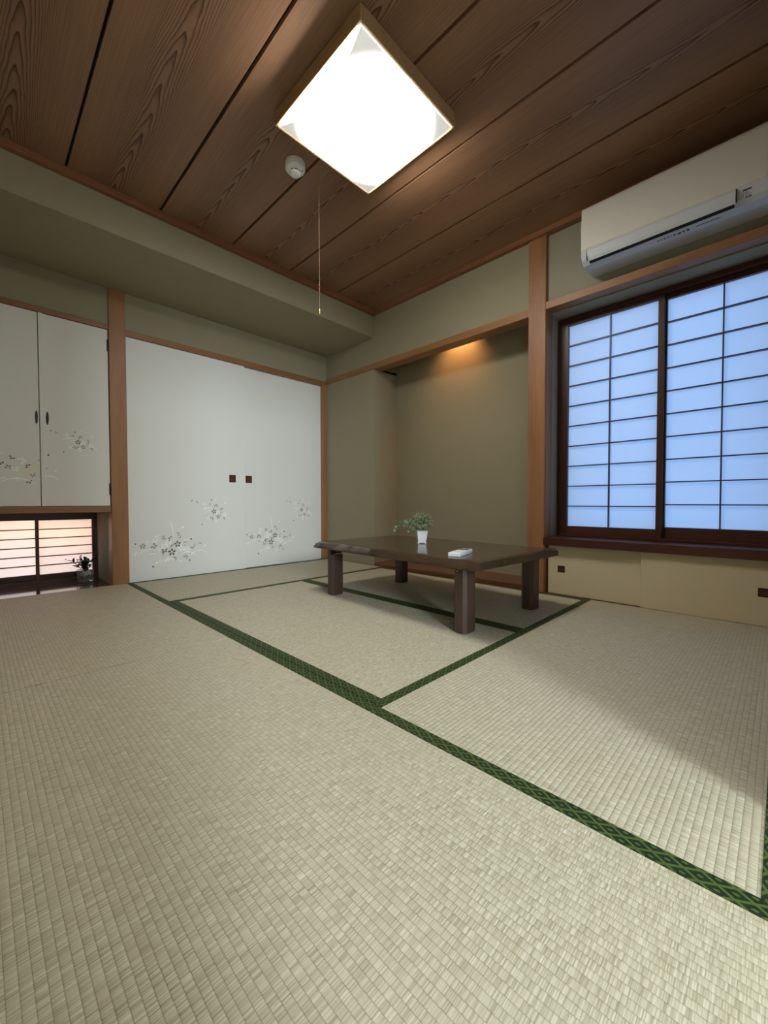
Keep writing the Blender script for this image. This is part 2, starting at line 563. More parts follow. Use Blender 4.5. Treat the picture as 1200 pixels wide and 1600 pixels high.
wr = struct(empty('wall_right'), 'wall with the open doorway')
box('plaster_panel', (XR, JY1, -0.055), (XR + 0.1, 0.40, 2.40), 'plaster', wr)
box('plaster_panel', (XR, YB - 0.1, -0.055), (XR + 0.1, JY0, 2.40), 'plaster', wr)
box('plaster_panel', (XR, JY0, 1.80), (XR + 0.1, JY1, 2.40), 'plaster', wr)
struct(box('wall_near', (-0.66, YB - 0.1, -0.055), (XR + 0.1, YB, 2.40), 'plaster'), 'plaster wall behind the viewpoint')
HX1 = 6.5
boxes_h = boxes('wall_hall', [((XR + .1, -4.1, -.1), (HX1 + .1, -4.0, 2.5)), ((XR + .1, -1.0, -.1), (HX1 + .1, -0.9, 2.5)),
                              ((HX1, -4.1, -.1), (HX1 + .1, -3.62, 2.5)), ((HX1, -2.66, -.1), (HX1 + .1, -.9, 2.5)),
                              ((HX1, -3.62, -.1), (HX1 + .1, -2.66, 1.15)), ((HX1, -3.62, 2.30), (HX1 + .1, -2.66, 2.5)),
                              ((XR, -4.1, -.16), (HX1 + .1, -.9, -.06)), ((XR, -4.1, 2.4), (HX1 + .1, -.9, 2.5)),
                              ((XR, -4.1, -.1), (XR + .1, YB - .1, 2.45))], 'hall')
struct(box('sky_blocker', (-1.42, -3.6, -0.3), (-1.34, -0.8, 1.7), 'hall'), 'pale unseen panel added outside the low window to hold off blue sky')  # added out of view, keeps blue sky light off the low window paper
struct(boxes_h, 'pale hall beyond the doorway')

# ceiling: one board after another with open shadow grooves
ce = struct(empty('ceiling', (0, 0, ZC)), 'brown cedar board ceiling with dark grooves')
box('backing', (BX - .02, YB - .1, ZC + .024), (XR + .1, 0.1, ZC + .06), 'slot', ce)
grooves = [-2.635, -2.198, -1.760, -1.322, -0.890, -0.448, -0.018]
L = XR - BX + 0.08
bm = bmesh.new(); add_box(bm, (-L / 2, -.2140, 0), (L / 2, .2140, 0.024), 0.0)
b0 = from_bm('ceiling_board', bm, 'ceil', ce, ((BX + XR + .0) / 2, (grooves[0] + grooves[1]) / 2, 0))
for i in range(1, 6):
    o = b0.copy(); C.objects.link(o); o.parent = ce
    wdt = grooves[i + 1] - grooves[i]
    o.location = ((BX + XR) / 2, (grooves[i] + grooves[i + 1]) / 2, 0)
    o.scale = (1, (wdt - 0.014) / 0.428, 1)
box('ceiling_board', (BX, -0.020, ZC), (XR + .04, 0.02, ZC + .012), 'ceil', ce)

# cornices
struct(box('trim_1', (BX - .01, YB, 2.250), (BX + 0.034, 0.0, ZC + .004), 'cornice_y', bev=.002), 'brown wooden cornice along the dropped beam')
struct(box('trim_2', (BX + .034, -0.034, 2.252), (XR, 0.03, ZC + .004), 'cornice_x', bev=.002), 'brown wooden cornice above alcove and window')

# pillars, posts and rails
struct(box('trim_3', (-0.13, PL, -0.055), (0.016, PR, SOF), 'wood_z', bev=.003), 'square wooden pillar between cabinet and white doors')
struct(box('trim_4', (-0.10, -0.052, -0.055), (0.006, 0.002, 1.78), 'wood_z', bev=.002), 'thin wooden post in the corner beside the white door')
struct(box('trim_5', (-0.10, PR, 1.763), (0.008, 0.0, 1.809), 'wood_y', bev=.002), 'wooden rail above the white sliding doors')
struct(box('trim_6', (-0.10, YB, 1.777), (0.008, PL, 1.811), 'wood_y', bev=.002), 'wooden rail above the overhead cabinet')
struct(box('trim_7', (0.0, -0.008, 1.778), (AX1, 0.095, 1.829), 'wood_x', bev=.002), 'wooden rail across the top of the alcove')
struct(box('trim_8', (AX1, -0.014, -0.055), (WX0, 0.10, 2.254), 'wood_z', bev=.003), 'square wooden pillar between alcove and window')
struct(box('trim_9', (WX0, -0.012, 1.789), (XR, 0.062, 1.836), 'wood_x', bev=.002), 'wooden lintel above the window')
struct(box('trim_10', (WX0 - .004, 0.0, 0.352), (WX0 + .003, 0.085, 1.79), 'wood_z'), 'wooden lining on the window jamb')
struct(box('trim_11', (-0.10, PR, -0.055), (0.0, 0.0, -0.004), 'wood_y'), 'wooden sill track under the white sliding doors')
struct(box('trim_12', (AX0, -0.006, -0.055), (AX1, AD, 0.030), 'alcove_board', bev=.003), 'low brown wooden platform in the alcove')
struct(box('trim_13', (WX0, -0.0, -0.055), (XR, 0.10, -0.004), 'wood_x'), 'wooden track under the low cream doors')

# ------------------------------------------------------------------ tatami mats
def tatami(x0, y0, x1, y1, along, heri, label):
    """along: 'X' or 'Y' is the long side; heri: (low side, high side) bordered or not"""
    g = 0.0018
    cx, cy = (x0 + x1) / 2, (y0 + y1) / 2
    t = empty('tatami_mat', (cx, cy, -0.05), 0.0 if along == 'X' else PI / 2)
    lx, ly = ((x1 - x0), (y1 - y0)) if along == 'X' else ((y1 - y0), (x1 - x0))
    lx -= 2 * g; ly -= 2 * g
    bm = bmesh.new(); add_box(bm, (-lx / 2, -ly / 2, 0), (lx / 2, ly / 2, 0.05), 0.001)
    from_bm('woven_body', bm, 'rush', t)
    H = 0.036
    for s, on in zip((-1, 1), heri):
        if on:
            bm = bmesh.new(); add_box(bm, (-lx / 2 - .0004, -H / 2, 0), (lx / 2 + .0004, H / 2, 0.0518), 0.0006)
            from_bm('cloth_border', bm, 'heri', t, (0, s * (ly / 2 - H / 2 + .0004), 0))
    tag(t, label, 'tatami mat', 'tatami mats of the room')
    return t


SY = -1.7605
tatami(0.0, SY, 0.829, -0.0, 'Y', (1, 1), 'pale tatami mat lying against the white sliding doors')
tatami(0.829, SY, 2.512, -0.838, 'X', (1, 1), 'tatami mat in the middle, under the front legs of the low table')
tatami(0.829, -0.838, 2.512, -0.008, 'X', (1, 1), 'tatami mat under the low table, along the alcove platform')
tatami(2.512, SY, 3.372, -0.0, 'Y', (1, 1), 'tatami mat running from the low cream doors under the window')
tatami(0.0, YB, 1.664, SY, 'X', (1, 1), 'tatami mat in front of the overhead cabinet and low window')
tatami(1.664, YB, 3.398, SY, 'X', (1, 1), 'tatami mat in the foreground, filling the bottom of the picture')

# ------------------------------------------------------------------ printed blossoms on the paper doors
def blossom_mesh(items, seed=0):
    """items: (kind, u, v, size) in metres on the door face; u runs right, v up. Built flat in the YZ plane (y = u, z = v)"""
    bm = bmesh.new()
    rnd = random.Random(seed)
    def poly(pts, mat, lift):
        vs = [bm.verts.new((lift, p[0], p[1])) for p in pts]
        f = bm.faces.new(vs); f.material_index = mat
    def petal(u, v, ang, l, wd, mat, lift):
        ca, sa = math.cos(ang), math.sin(ang)
        pr = [(0.16, 0), (0.45, .22), (0.78, .30), (1.0, .16), (0.95, 0), (1.0, -.16), (0.78, -.30), (0.45, -.22)]
        poly([(u + (a * l) * ca - (b * wd) * sa, v + (a * l) * sa + (b * wd) * ca) for a, b in pr], mat, lift)
    def dot(u, v, r, mat, lift):
        poly([(u + r * math.cos(i * PI / 4), v + r * math.sin(i * PI / 4)) for i in range(8)], mat, lift)
    k = 0
    for it in items:
        kind = it[0]
        k += 1
        lf = 0.0003 + 0.00001 * k
        if kind in ('d', 'm', 'w', 'g'):
            _, u, v, s = it[:4]
            mat = {'d': 0, 'm': 1, 'w': 2, 'g': 3}[kind]
            n = it[4] if len(it) > 4 else 5
            a0 = rnd.uniform(0, 6.28) if n < 5 else PI / 2 + rnd.uniform(-.3, .3)
            for i in range(n):
                petal(u, v, a0 + i * 2 * PI / 5, s, s * .95, mat, lf)
        elif kind == 'bd':
            dot(it[1], it[2], it[3], 0, lf)
        elif kind == 'bw':
            dot(it[1], it[2], it[3], 2, lf)
        elif kind == 'arc':
            _, u0, v0, u1, v1, u2, v2, wd = it
            pts = []
            for i in range(13):
                s = i / 12
                pts.append(((1 - s) ** 2 * u0 + 2 * s * (1 - s) * u1 + s * s * u2, (1 - s) ** 2 * v0 + 2 * s * (1 - s) * v1 + s * s * v2))
            up, dn = [], []
            for i, p in enumerate(pts):
                a = pts[max(i - 1, 0)]; b = pts[min(i + 1, 12)]
                dx, dy = b[0] - a[0], b[1] - a[1]; q = math.hypot(dx, dy) or 1
                h = wd * (0.25 + math.sin(PI * i / 12)) * 0.5
                up.append((p[0] - dy / q * h, p[1] + dx / q * h)); dn.append((p[0] + dy / q * h, p[1] - dx / q * h))
            for i in range(12):
                poly([up[i], up[i + 1], dn[i + 1], dn[i]], 2, lf)
    return bm


# the lower sprig, as read off the door (u, v in units of the sprig's width, origin at its lower left)
BIG = [('arc', .20, .02, .40, .20, .62, .05, .012), ('arc', .55, .14, .68, .28, .86, .12, .012), ('arc', .68, .12, .86, .30, 1.0, .16, .012),
       ('arc', .58, .32, .68, .44, .80, .44, .010), ('arc', .50, .44, .50, .62, .44, .72, .012), ('arc', .02, .22, .12, .30, .22, .30, .010),
       ('arc', .26, .32, .26, .46, .32, .52, .010), ('arc', .52, .44, .56, .52, .60, .60, .006),
       ('w', .01, .24, .030, 3), ('bd', .00, .385, .011), ('m', .09, .345, .040), ('bw', .15, .40, .013), ('w', .24, .42, .034, 3), ('bw', .26, .48, .016),
       ('m', .23, .34, .044, 4), ('m', .215, .26, .030, 2), ('w', .21, .22, .034, 3), ('w', .375, .32, .046), ('w', .43, .38, .048),
       ('m', .37, .455, .032, 4), ('m', .46, .43, .042, 3), ('w', .30, .28, .026), ('d', .375, .265, .040, 4), ('m', .34, .215, .034, 3),
       ('d', .475, .225, .054), ('d', .555, .345, .048), ('m', .485, .315, .034, 3), ('w', .535, .20, .026), ('w', .61, .275, .052), ('w', .695, .245, .050),
       ('m', .56, .50, .030, 4), ('m', .585, .455, .024, 3), ('bw', .635, .60, .016), ('m', .665, .36, .024, 3), ('m', .645, .325, .022, 2),
       ('m', .765, .285, .034, 3), ('m', .81, .31, .022, 2), ('m', .88, .325, .024, 3), ('bd', .75, .41, .014), ('bw', .955, .29, .015),
       ('m', .67, .13, .036, 4), ('w', .76, .19, .032, 3), ('m', .73, .19, .020, 2), ('m', .51, .12, .034, 3), ('w', .395, .12, .042, 3), ('bw', .265, .085, .016),
       ('bd', .22, .03, .013), ('bw', .595, .075, .015), ('bd', .725, .075, .013)]
SMALL = [('arc', .30, .42, .42, .66, .60, .60, .016), ('arc', .22, .60, .40, .74, .55, .66, .014), ('arc', .62, .90, .60, 1.02, .70, 1.12, .012),
         ('bd', .00, .95, .016), ('m', .12, .90, .036, 3), ('w', .33, .84, .050, 4), ('bd', .515, .98, .018), ('m', .46, .82, .036, 3), ('w', .37, .67, .050, 2),
         ('m', .64, .76, .052, 4), ('d', .58, .55, .066), ('w', .69, .50, .060), ('m', .80, .62, .050, 3), ('m', .79, .49, .036, 3), ('w', .88, .42, .064),
         ('m', .70, .35, .058), ('m', .47, .33, .044, 3), ('m', .56, .28, .050, 3), ('w', .42, .32, .056, 4), ('w', .63, .22, .056, 4), ('m', .88, .28, .046, 3),
         ('bw', .90, .86, .024), ('bw', 1.0, .29, .020), ('w', .62, .12, .030, 3), ('bd', .26, .08, .018)]


def sprig(items, u0, v0, sc, sv=None):
    sv = sv or sc
    out = []
    for it in items:
        if it[0] == 'arc':
            out.append(('arc', u0 + it[1] * sc, v0 + it[2] * sv, u0 + it[3] * sc, v0 + it[4] * sv, u0 + it[5] * sc, v0 + it[6] * sv, it[7] * sc * .8))
        else:
            out.append((it[0], u0 + it[1] * sc, v0 + it[2] * sv, it[3] * sc) + tuple(it[4:]))
    return out


PRINTS = ['prt_dark', 'prt_mid', 'prt_white', 'prt_gold']


def pull(parent, y0, z0, y1, z1, x):
    """square recessed finger pull: dark rim and set-back plate"""
    r = 0.007
    bm = bmesh.new()
    for a, b in (((x - .002, y0, z0), (x + .0015, y1, z0 + r)), ((x - .002, y0, z1 - r), (x + .0015, y1, z1)),
                 ((x - .002, y0, z0 + r), (x + .0015, y0 + r, z1 - r)), ((x - .002, y1 - r, z0 + r), (x + .0015, y1, z1 - r))):
        add_box(bm, a, b, .0004)
    h = from_bm('finger_pull', bm, 'pull_rim', parent)
    bm = bmesh.new(); add_box(bm, (x - .002, y0 + r, z0 + r), (x + .0003, y1 - r, z1 - r))
    from_bm('pull_plate', bm, 'pull', h)
    return h


def fusuma(y0, y1, xf, label, pullbox, prints, seed):
    t = empty('fusuma_door', (0, 0, 0))
    bm = bmesh.new(); add_box(bm, (xf - .020, y0 + .004, 0.004), (xf - .0012, y1 - .004, 1.762))
    from_bm('paper_panel', bm, 'fusuma', t)
    bm = bmesh.new()
    e = .004
    for a, b in (((xf - .021, y0, 0.0), (xf, y0 + e, 1.768)), ((xf - .021, y1 - e, 0.0), (xf, y1, 1.768)),
                 ((xf - .021, y0 + e, 0.0), (xf, y1 - e, e)), ((xf - .021, y0 + e, 1.764), (xf, y1 - e, 1.768))):
        add_box(bm, a, b, .0008)
    from_bm('edge_frame', bm, 'fusuma', t)
    pull(t, *pullbox, xf - .001)
    bm = blossom_mesh(prints, seed)
    from_bm('blossom_print', bm, PRINTS, t, (xf - .0012, 0, 0))['kind'] = 'stuff'
    return tag(t, label, 'sliding door', 'white sliding closet doors')


fusuma(PR, -0.884, -0.004, 'white paper sliding door beside the pillar, its pull near the right edge',
       (-1.027, .752, -.970, .815), sprig(BIG, -1.735, .085, .52, .50) + sprig(SMALL, -1.335, .385, .30, .22), 3)
fusuma(-0.93, -0.050, -0.030, 'white paper sliding door in the corner beside the olive wall',
       (-0.868, .752, -.808, .815), sprig(BIG, -0.86, .10, .50, .50) + sprig(SMALL, -0.455, .385, .29, .22), 5)

# ------------------------------------------------------------------ overhead cabinet
cb = empty('overhead_cabinet', (0, 0, 0))
box('carcass_bottom', (NX, YB + .004, 0.513), (0.004, PL, 0.556), 'wood_y', cb, bev=.002)
box('carcass_body', (NX, YB + .004, 0.556), (-0.024, PL, 1.777), 'hall', cb)
for nm, y0, y1, strip in (('a', -2.645, -2.2565, None), ('b', -2.2530, PL - .004, -2.230)):
    d = box('door', (-0.022, y0, 0.558), (-0.002, y1, 1.775), 'fusuma', cb, bev=.0015)
    dl = Vector(d.location)
    if strip:
        s = box('edge_strip', (-0.002, y0, 0.558), (0.006, strip, 1.775), 'fusuma', None, bev=.0015)
        s.parent = d; s.location = Vector(s.location) - dl
    hy = -2.269 if nm == 'a' else -2.216
    bm = bmesh.new()
    pts = [(0.0062 * math.sin(i * PI / 8) * sgn, 0.042 * math.cos(i * PI / 8)) for sgn, rr in ((1, range(0, 9)), (-1, range(7, 0, -1))) for i in rr]
    add_prism(bm, pts, 'X', -.001, 0.006)
    h = from_bm('handle', bm, 'black', d, Vector((-0.002, hy, 1.118)) - dl)
    if nm == 'b':
        for hz in (1.668, .674):
            bm = bmesh.new(); add_box(bm, (-.003, -.006, -.04), (.006, .004, .04), .001)
            add_tube(bm, [(.005, .004, -.038), (.005, .004, .038)], .004)
            from_bm('hinge', bm, 'black', d, Vector((-0.002, PL - .004, hz)) - dl)
        pr = sprig(SMALL, -2.20, .90, .24, .15)
        pr += [('bd', -2.215, .885, .006), ('m', -2.232, .80, .010, 2), ('bw', -2.18, .785, .006)]
        pr += [('arc', -2.245, .745, -2.20, .765, -2.16, .72, .005)]
    else:
        pr = [('d', -2.385, .86, .021, 3), ('d', -2.44, .825, .022, 3), ('m', -2.405, .795, .022, 4), ('w', -2.375, .79, .026, 4), ('g', -2.322, .765, .031),
              ('g', -2.284, .815, .028, 5), ('d', -2.312, .805, .022, 3), ('m', -2.292, .755, .018, 4), ('d', -2.312, .715, .021, 3), ('w', -2.345, .84, .028, 4),
              ('w', -2.44, .875, .020, 3), ('bd', -2.264, .848, .005), ('w', -2.36, .725, .018, 3), ('w', -2.43, .725, .018, 3), ('arc', -2.45, .70, -2.37, .76, -2.28, .70, .006)]
    if nm == 'a':
        pr = [(q[0], q[1], q[2], q[3] * .78) + tuple(q[4:]) if q[0] != 'arc' else q for q in pr]
    bm = blossom_mesh(pr, 11 if nm == 'a' else 12)
    from_bm('blossom_print', bm, PRINTS, d, Vector((-0.002, 0, 0)) - dl)['kind'] = 'stuff'
tag(cb, 'overhead wall cabinet with two cream blossom-print doors and black oval pulls', 'cabinet')

# ------------------------------------------------------------------ low window in the niche
nb = struct(box('trim_14', (NX - .02, YB, -0.055), (0.0, PL, -0.003), 'board_gloss'), 'glossy dark wooden board on the niche floor')
boxes('reveal_side', [((NX - .1, PL - .002, -.055), (-0.10, PL + .04, .53))], 'plaster_grey', wn)
w2 = struct(empty('window_2', (NX, 0, 0)), 'low paper window in the niche under the cabinet')
box('frame_top', (NX - .05, YB, 0.462), (NX + .012, PL, 0.514), 'dark_y', w2, bev=.002)
box('frame_bottom', (NX - .05, YB, -0.004), (NX + .012, PL, 0.022), 'dark_y', w2, bev=.002)
box('frame_side', (NX - .05, -1.902, 0.022), (NX + .012, PL - .001, 0.462), 'dark_z', w2, bev=.002)


def shoji(name, plane, x0, x1, z0, z1, st, rt, rb, cols, rows, yf, depth, paper, label, group, mw=0.006):
    """sliding paper screen. plane 'Y' faces -y (x0..x1 is x); plane 'X' faces +x (x0..x1 is y); yf is the room-side face"""
    t = empty(name, (0, 0, 0))
    sg = 1 if plane == 'Y' else -1
    def bx(nm, a0, a1, c0, c1, f0, f1, mat, par, bev=0.0012):
        d0, d1 = yf + sg * f0, yf + sg * f1
        if plane == 'Y':
            o = box(nm, (a0, min(d0, d1), c0), (a1, max(d0, d1), c1), mat, None, bev)
        else:
            o = box(nm, (min(d0, d1), a0, c0), (max(d0, d1), a1, c1), mat, None, bev)
        o.parent = par
        if par is not t:
            o.location = Vector(o.location) - Vector(par.location)
        return o
    hz = 'dark_x' if plane == 'Y' else 'dark_y'
    bx('stile', x0, x0 + st[0], z0, z1, 0, depth, 'dark_z', t)
    bx('stile', x1 - st[1], x1, z0, z1, 0, depth, 'dark_z', t)
    bx('rail', x0 + st[0], x1 - st[1], z1 - rt, z1, 0.001, depth, hz, t)
    bx('rail', x0 + st[0], x1 - st[1], z0, z0 + rb, 0.001, depth, hz, t)
    a0, a1, c0, c1 = x0 + st[0], x1 - st[1], z0 + rb, z1 - rt
    for i in range(1, cols):
        x = a0 + (a1 - a0) * i / cols
        bx('muntin', x - mw / 2, x + mw / 2, c0, c1, .002, depth - .004, 'dark_z', t, 0.0)
    for j in range(1, rows):
        z = c0 + (c1 - c0) * j / rows
        bx('muntin', a0, a1, z - mw / 2, z + mw / 2, .003, depth - .004, hz, t, 0.0)
    for i in range(cols):
        for j in range(rows):
            p0 = a0 + (a1 - a0) * i / cols; p1 = a0 + (a1 - a0) * (i + 1) / cols
            q0 = c0 + (c1 - c0) * j / rows; q1 = c0 + (c1 - c0) * (j + 1) / rows
            bx('paper_pane', p0, p1, q0, q1, depth - .004, depth - .0034, paper, t, 0.0)
    return tag(t, label, 'shoji screen', group)


shoji('shoji_screen', 'X', -2.250, -1.902, 0.022, 0.462, (.020, .012), .010, .036, 1, 6, NX + .008, .024, 'paper2',
      'low paper screen glowing orange to white behind the little potted plant', 'low window screens', .007)
shoji('shoji_screen', 'X', YB, -2.235, 0.022, 0.462, (.020, .012), .010, .036, 1, 6, NX - .020, .024, 'paper2',
      'low paper screen under the cabinet, cut off by the picture edge', 'low window screens', .007)

# ------------------------------------------------------------------ main window
w1 = struct(empty('window_1', (0, 0, 0)), 'dark wooden window frame with a deep sill')
box('sill', (WX0, -0.030, 0.309), (XR, 0.245, 0.356), 'dark_x', w1, bev=.003)
box('frame_side', (WX0 - .003, 0.180, 0.356), (WX0 + .024, 0.245, 1.778), 'dark_z', w1, bev=.002)
box('frame_side', (XR - .012, 0.180, 0.356), (XR, 0.245, 1.778), 'dark_z', w1, bev=.002)
box('frame_top', (WX0 + .024, 0.180, 1.752), (XR - .012, 0.245, 1.778), 'dark_x', w1, bev=.002)
box('frame_bottom', (WX0 + .024, 0.180, 0.356), (XR - .012, 0.245, 0.372), 'dark_x', w1, bev=.002)
shoji('shoji_screen', 'Y', WX0 + .022, 2.860, 0.372, 1.752, (.044, .030), .026, .050, 2, 10, .184, .026, 'paper',
      'tall blue-lit paper screen next to the wooden pillar', 'window screens')
shoji('shoji_screen', 'Y', 2.842, XR - .012, 0.372, 1.752, (.026, .030), .026, .062, 2, 10, .214, .026, 'paper',
      'tall blue-lit paper screen below the air conditioner, cut by the picture edge', 'window screens')

# ------------------------------------------------------------------ low cabinet doors under the window
def low_door(x0, x1, yf, label, px0, px1):
    t = empty('low_cabinet_door', (0, 0, 0))
    bm = bmesh.new(); add_box(bm, (x0, yf, 0.0), (x1, yf + .018, 0.318), .0012)
    from_bm('paper_panel', bm, 'fusuma_tan', t)
    z0, z1, r = .138, .179, .006
    bm = bmesh.new()
    for a, b in (((px0, yf - .0015, z0), (px1, yf + .002, z0 + r)), ((px0, yf - .0015, z1 - r), (px1, yf + .002, z1)),
                 ((px0, yf - .0015, z0 + r), (px0 + r, yf + .002, z1 - r)), ((px1 - r, yf - .0015, z0 + r), (px1, yf + .002, z1 - r))):
        add_box(bm, a, b, .0004)
    h = from_bm('finger_pull', bm, 'pull_rim', t)
    bm = bmesh.new(); add_box(bm, (px0 + r, yf - .0004, z0 + r), (px1 - r, yf + .002, z1 - r))
    from_bm('pull_plate', bm, 'pull', h)
    return tag(t, label, 'cabinet door', 'low sliding cabinet doors under the window')


low_door(WX0 + .012, 2.845, 0.026, 'low cream sliding door with a square pull, beside the wooden pillar', 2.343, 2.387)
low_door(2.800, XR - .002, 0.002, 'low cream sliding door overlapping its neighbour under the window sill', 3.273, 3.317)

# ------------------------------------------------------------------ ceiling light
LX0, LX1, LY0, LY1 = 1.745, 2.300, -1.605, -1.047
lc = Vector(((LX0 + LX1) / 2, (LY0 + LY1) / 2, 0))
lt = empty('ceiling_light', (lc.x, lc.y, ZC))
hw, hh, th = (LX1 - LX0) / 2, (LY1 - LY0) / 2, 0.011
for nm, a, b in (('frame_rail', (-hw, -hh, -.064), (hw, -hh + th, -.002)), ('frame_rail', (-hw, hh - th, -.064), (hw, hh, -.002)),
                 ('frame_rail', (-hw, -hh + th, -.064), (-hw + th, hh - th, -.002)), ('frame_rail', (hw - th, -hh + th, -.064), (hw, hh - th, -.002))):
    bm = bmesh.new(); add_box(bm, a, b, .002)
    from_bm(nm, bm, 'lampwood', lt)
bm = bmesh.new(); add_box(bm, (-hw + th, -hh + th, -.022), (hw - th, hh - th, -.0008), .002)
from_bm('mounting_plate', bm, 'white_pl', lt)
# acrylic cover: one shallow barrel curve with flat lens-shaped ends
bm = bmesh.new()
N = 32
iw, ih = hw - th - .001, hh - th - .001
def arc_z(s): return -.066 - .040 * (1 - s * s)
def inset(s): return .036 * (1 - s * s)
lo = [bm.verts.new((-iw + 2 * iw * i / N, -ih + inset(-1 + 2 * i / N), arc_z(-1 + 2 * i / N))) for i in range(N + 1)]
hi = [bm.verts.new((-iw + 2 * iw * i / N, ih - inset(-1 + 2 * i / N), arc_z(-1 + 2 * i / N))) for i in range(N + 1)]
mids = []
for q in range(1, N):
    mids.append([bm.verts.new((-iw + 2 * iw * i / N, (-1 + 2 * q / N) * (ih - inset(-1 + 2 * i / N)), arc_z(-1 + 2 * i / N))) for i in range(N + 1)])
rows = [lo] + mids + [hi]
for a, b in zip(rows, rows[1:]):
    for i in range(N):
        bm.faces.new((a[i], a[i + 1], b[i + 1], b[i]))
tl = [bm.verts.new((v.co.x, -ih, -.0655)) for v in lo]
th_ = [bm.verts.new((v.co.x, ih, -.0655)) for v in hi]
for a, b in ((lo, tl), (th_, hi)):
    for i in range(N):
        f = bm.faces.new((a[i], a[i + 1], b[i + 1], b[i])); f.material_index = 1
cv = from_bm('glowing_cover', bm, ['lamp', 'lamp_end'], lt)
for p in cv.data.polygons: p.use_smooth = p.material_index == 0
cord_xy = (1.575 - lc.x, -1.245 - lc.y)
bm = bmesh.new()
add_tube(bm, [(cord_xy[0] + .10, cord_xy[1] - .0, -.012), (cord_xy[0] + .01, cord_xy[1], -.016), (cord_xy[0], cord_xy[1], -.03), (cord_xy[0], cord_xy[1], 1.606 - ZC)], .0007, 6)
pc = from_bm('pull_cord', bm, 'cord', lt)
bm = bmesh.new()
add_lathe(bm, [(.001, .012), (.0035, .010), (.0045, .0), (.0045, -.010), (.003, -.016), (.001, -.018)], 12, 0, (cord_xy[0], cord_xy[1], 1.598 - ZC))
from_bm('cord_knob', bm, 'brass', pc, smooth=True)
tag(lt, 'square ceiling light with wooden frame and glowing white cover', 'ceiling light')

# ------------------------------------------------------------------ smoke detector
sd = empty('smoke_detector', (1.572, -1.389, ZC))
bm = bmesh.new(); add_lathe(bm, [(.050, 0), (.050, -.016), (.047, -.020), (.049, -.022), (.049, -.030), (.044, -.036), (.036, -.040), (.020, -.042)], 40)
from_bm('base', bm, 'white_pl', sd)
bm = bmesh.new(); add_lathe(bm, [(.026, -.038), (.026, -.048)], 32); sl = from_bm('vent_ring', bm, 'slot', sd, smooth=False)
for i in range(8):
    a = i * PI / 4
    bm = bmesh.new(); add_box(bm, (.0245, -.003, -.049), (.0285, .003, -.038), .0005)
    o = from_bm('vent_rib', bm, 'white_pl', sl); o.rotation_euler = (0, 0, a)
bm = bmesh.new(); add_lathe(bm, [(.027, -.047), (.028, -.050), (.024, -.056), (.012, -.058)], 32)
from_bm('sensor_cap', bm, 'white_pl', sd)
bm = bmesh.new(); add_lathe(bm, [(.0025, -.038), (.0025, -.0425)], 10, 0, (.030, .022, 0)); from_bm('indicator_lamp', bm, 'slot', sd)
tag(sd, 'small round white smoke detector on the wooden ceiling', 'smoke detector')

# ------------------------------------------------------------------ air conditioner
ac = empty('air_conditioner', (2.535, 0.015, 1.88))
AW = 0.755
def ac_prof(bm, pts, x0, x1, mat=0, round_end=0.0):
    add_prism(bm, pts, 'X', x0, x1, mat)
# casing (profile in y,z): back, top, front, curved belly
case = [(-.002, .300), (-.170, .302), (-.192, .296), (-.200, .282), (-.204, .200), (-.206, .070), (-.200, .050), (-.187, .024), (-.166, .006), (-.120, .000), (-.002, .010)]
bm = bmesh.new(); add_prism(bm, case, 'X', 0.0, AW)
geom = [e for e in bm.edges if abs(e.verts[0].co.x - e.verts[1].co.x) < 1e-6]
bmesh.ops.bevel(bm, geom=geom, offset=.010, segments=3, affect='EDGES', profile=.5)
from_bm('casing', bm, 'ac_blue_lit', ac, smooth=False)
# cream front panel, slightly proud
fp = [(-.199, .298), (-.2055, .283), (-.2095, .200), (-.2115, .078), (-.2080, .070), (-.2000, .070), (-.196, .283)]
bm = bmesh.new(); add_prism(bm, fp, 'X', .004, AW - .010)
from_bm('front_panel', bm, 'ac_cream', ac)
# air flap lying over the outlet
flap = [(-.2085, .067), (-.2105, .058), (-.2015, .026), (-.1935, .012), (-.190, .014), (-.198, .030), (-.204, .062)]
bm = bmesh.new(); add_prism(bm, flap, 'X', .034, .645)
from_bm('air_flap', bm, 'ac_blue_lit', ac)
slot = [(-.1950, .0200), (-.1900, .0125), (-.1755, .0058), (-.168, .020), (-.182, .028)]
bm = bmesh.new(); add_prism(bm, slot, 'X', .040, .640)
from_bm('outlet_slot', bm, 'slot', ac)
bm = bmesh.new(); add_box(bm, (.6455, -.2110, .014), (.6485, -.190, .066), 0); from_bm('flap_gap', bm, 'slot', ac)
bm = bmesh.new(); add_box(bm, (.0318, -.2095, .016), (.0335, -.190, .066), 0); from_bm('flap_gap', bm, 'slot', ac)
# sensor strip and small printed marks on the belly
def belly(name, x0, x1, y0, y1, mat):
    bm = bmesh.new()
    zz = lambda y: .006 + (y + .166) / .046 * -.006 - .0006
    vs = [bm.verts.new(p) for p in ((x0, y0, zz(y0)), (x1, y0, zz(y0)), (x1, y1, zz(y1)), (x0, y1, zz(y1)))]
    bm.faces.new(vs)
    return from_bm(name, bm, mat, ac)
belly('printed_strip', .500, .590, -.150, -.145, 'slot')
x = .345
for k in range(9):
    wd = (.008, .006, .010, .007, .005, .012, .014, .008, .013)[k]
    belly('printed_mark', x, x + wd, -.152, -.141 + (.002 if k > 5 else -.002), 'ink')
    x += wd + .006
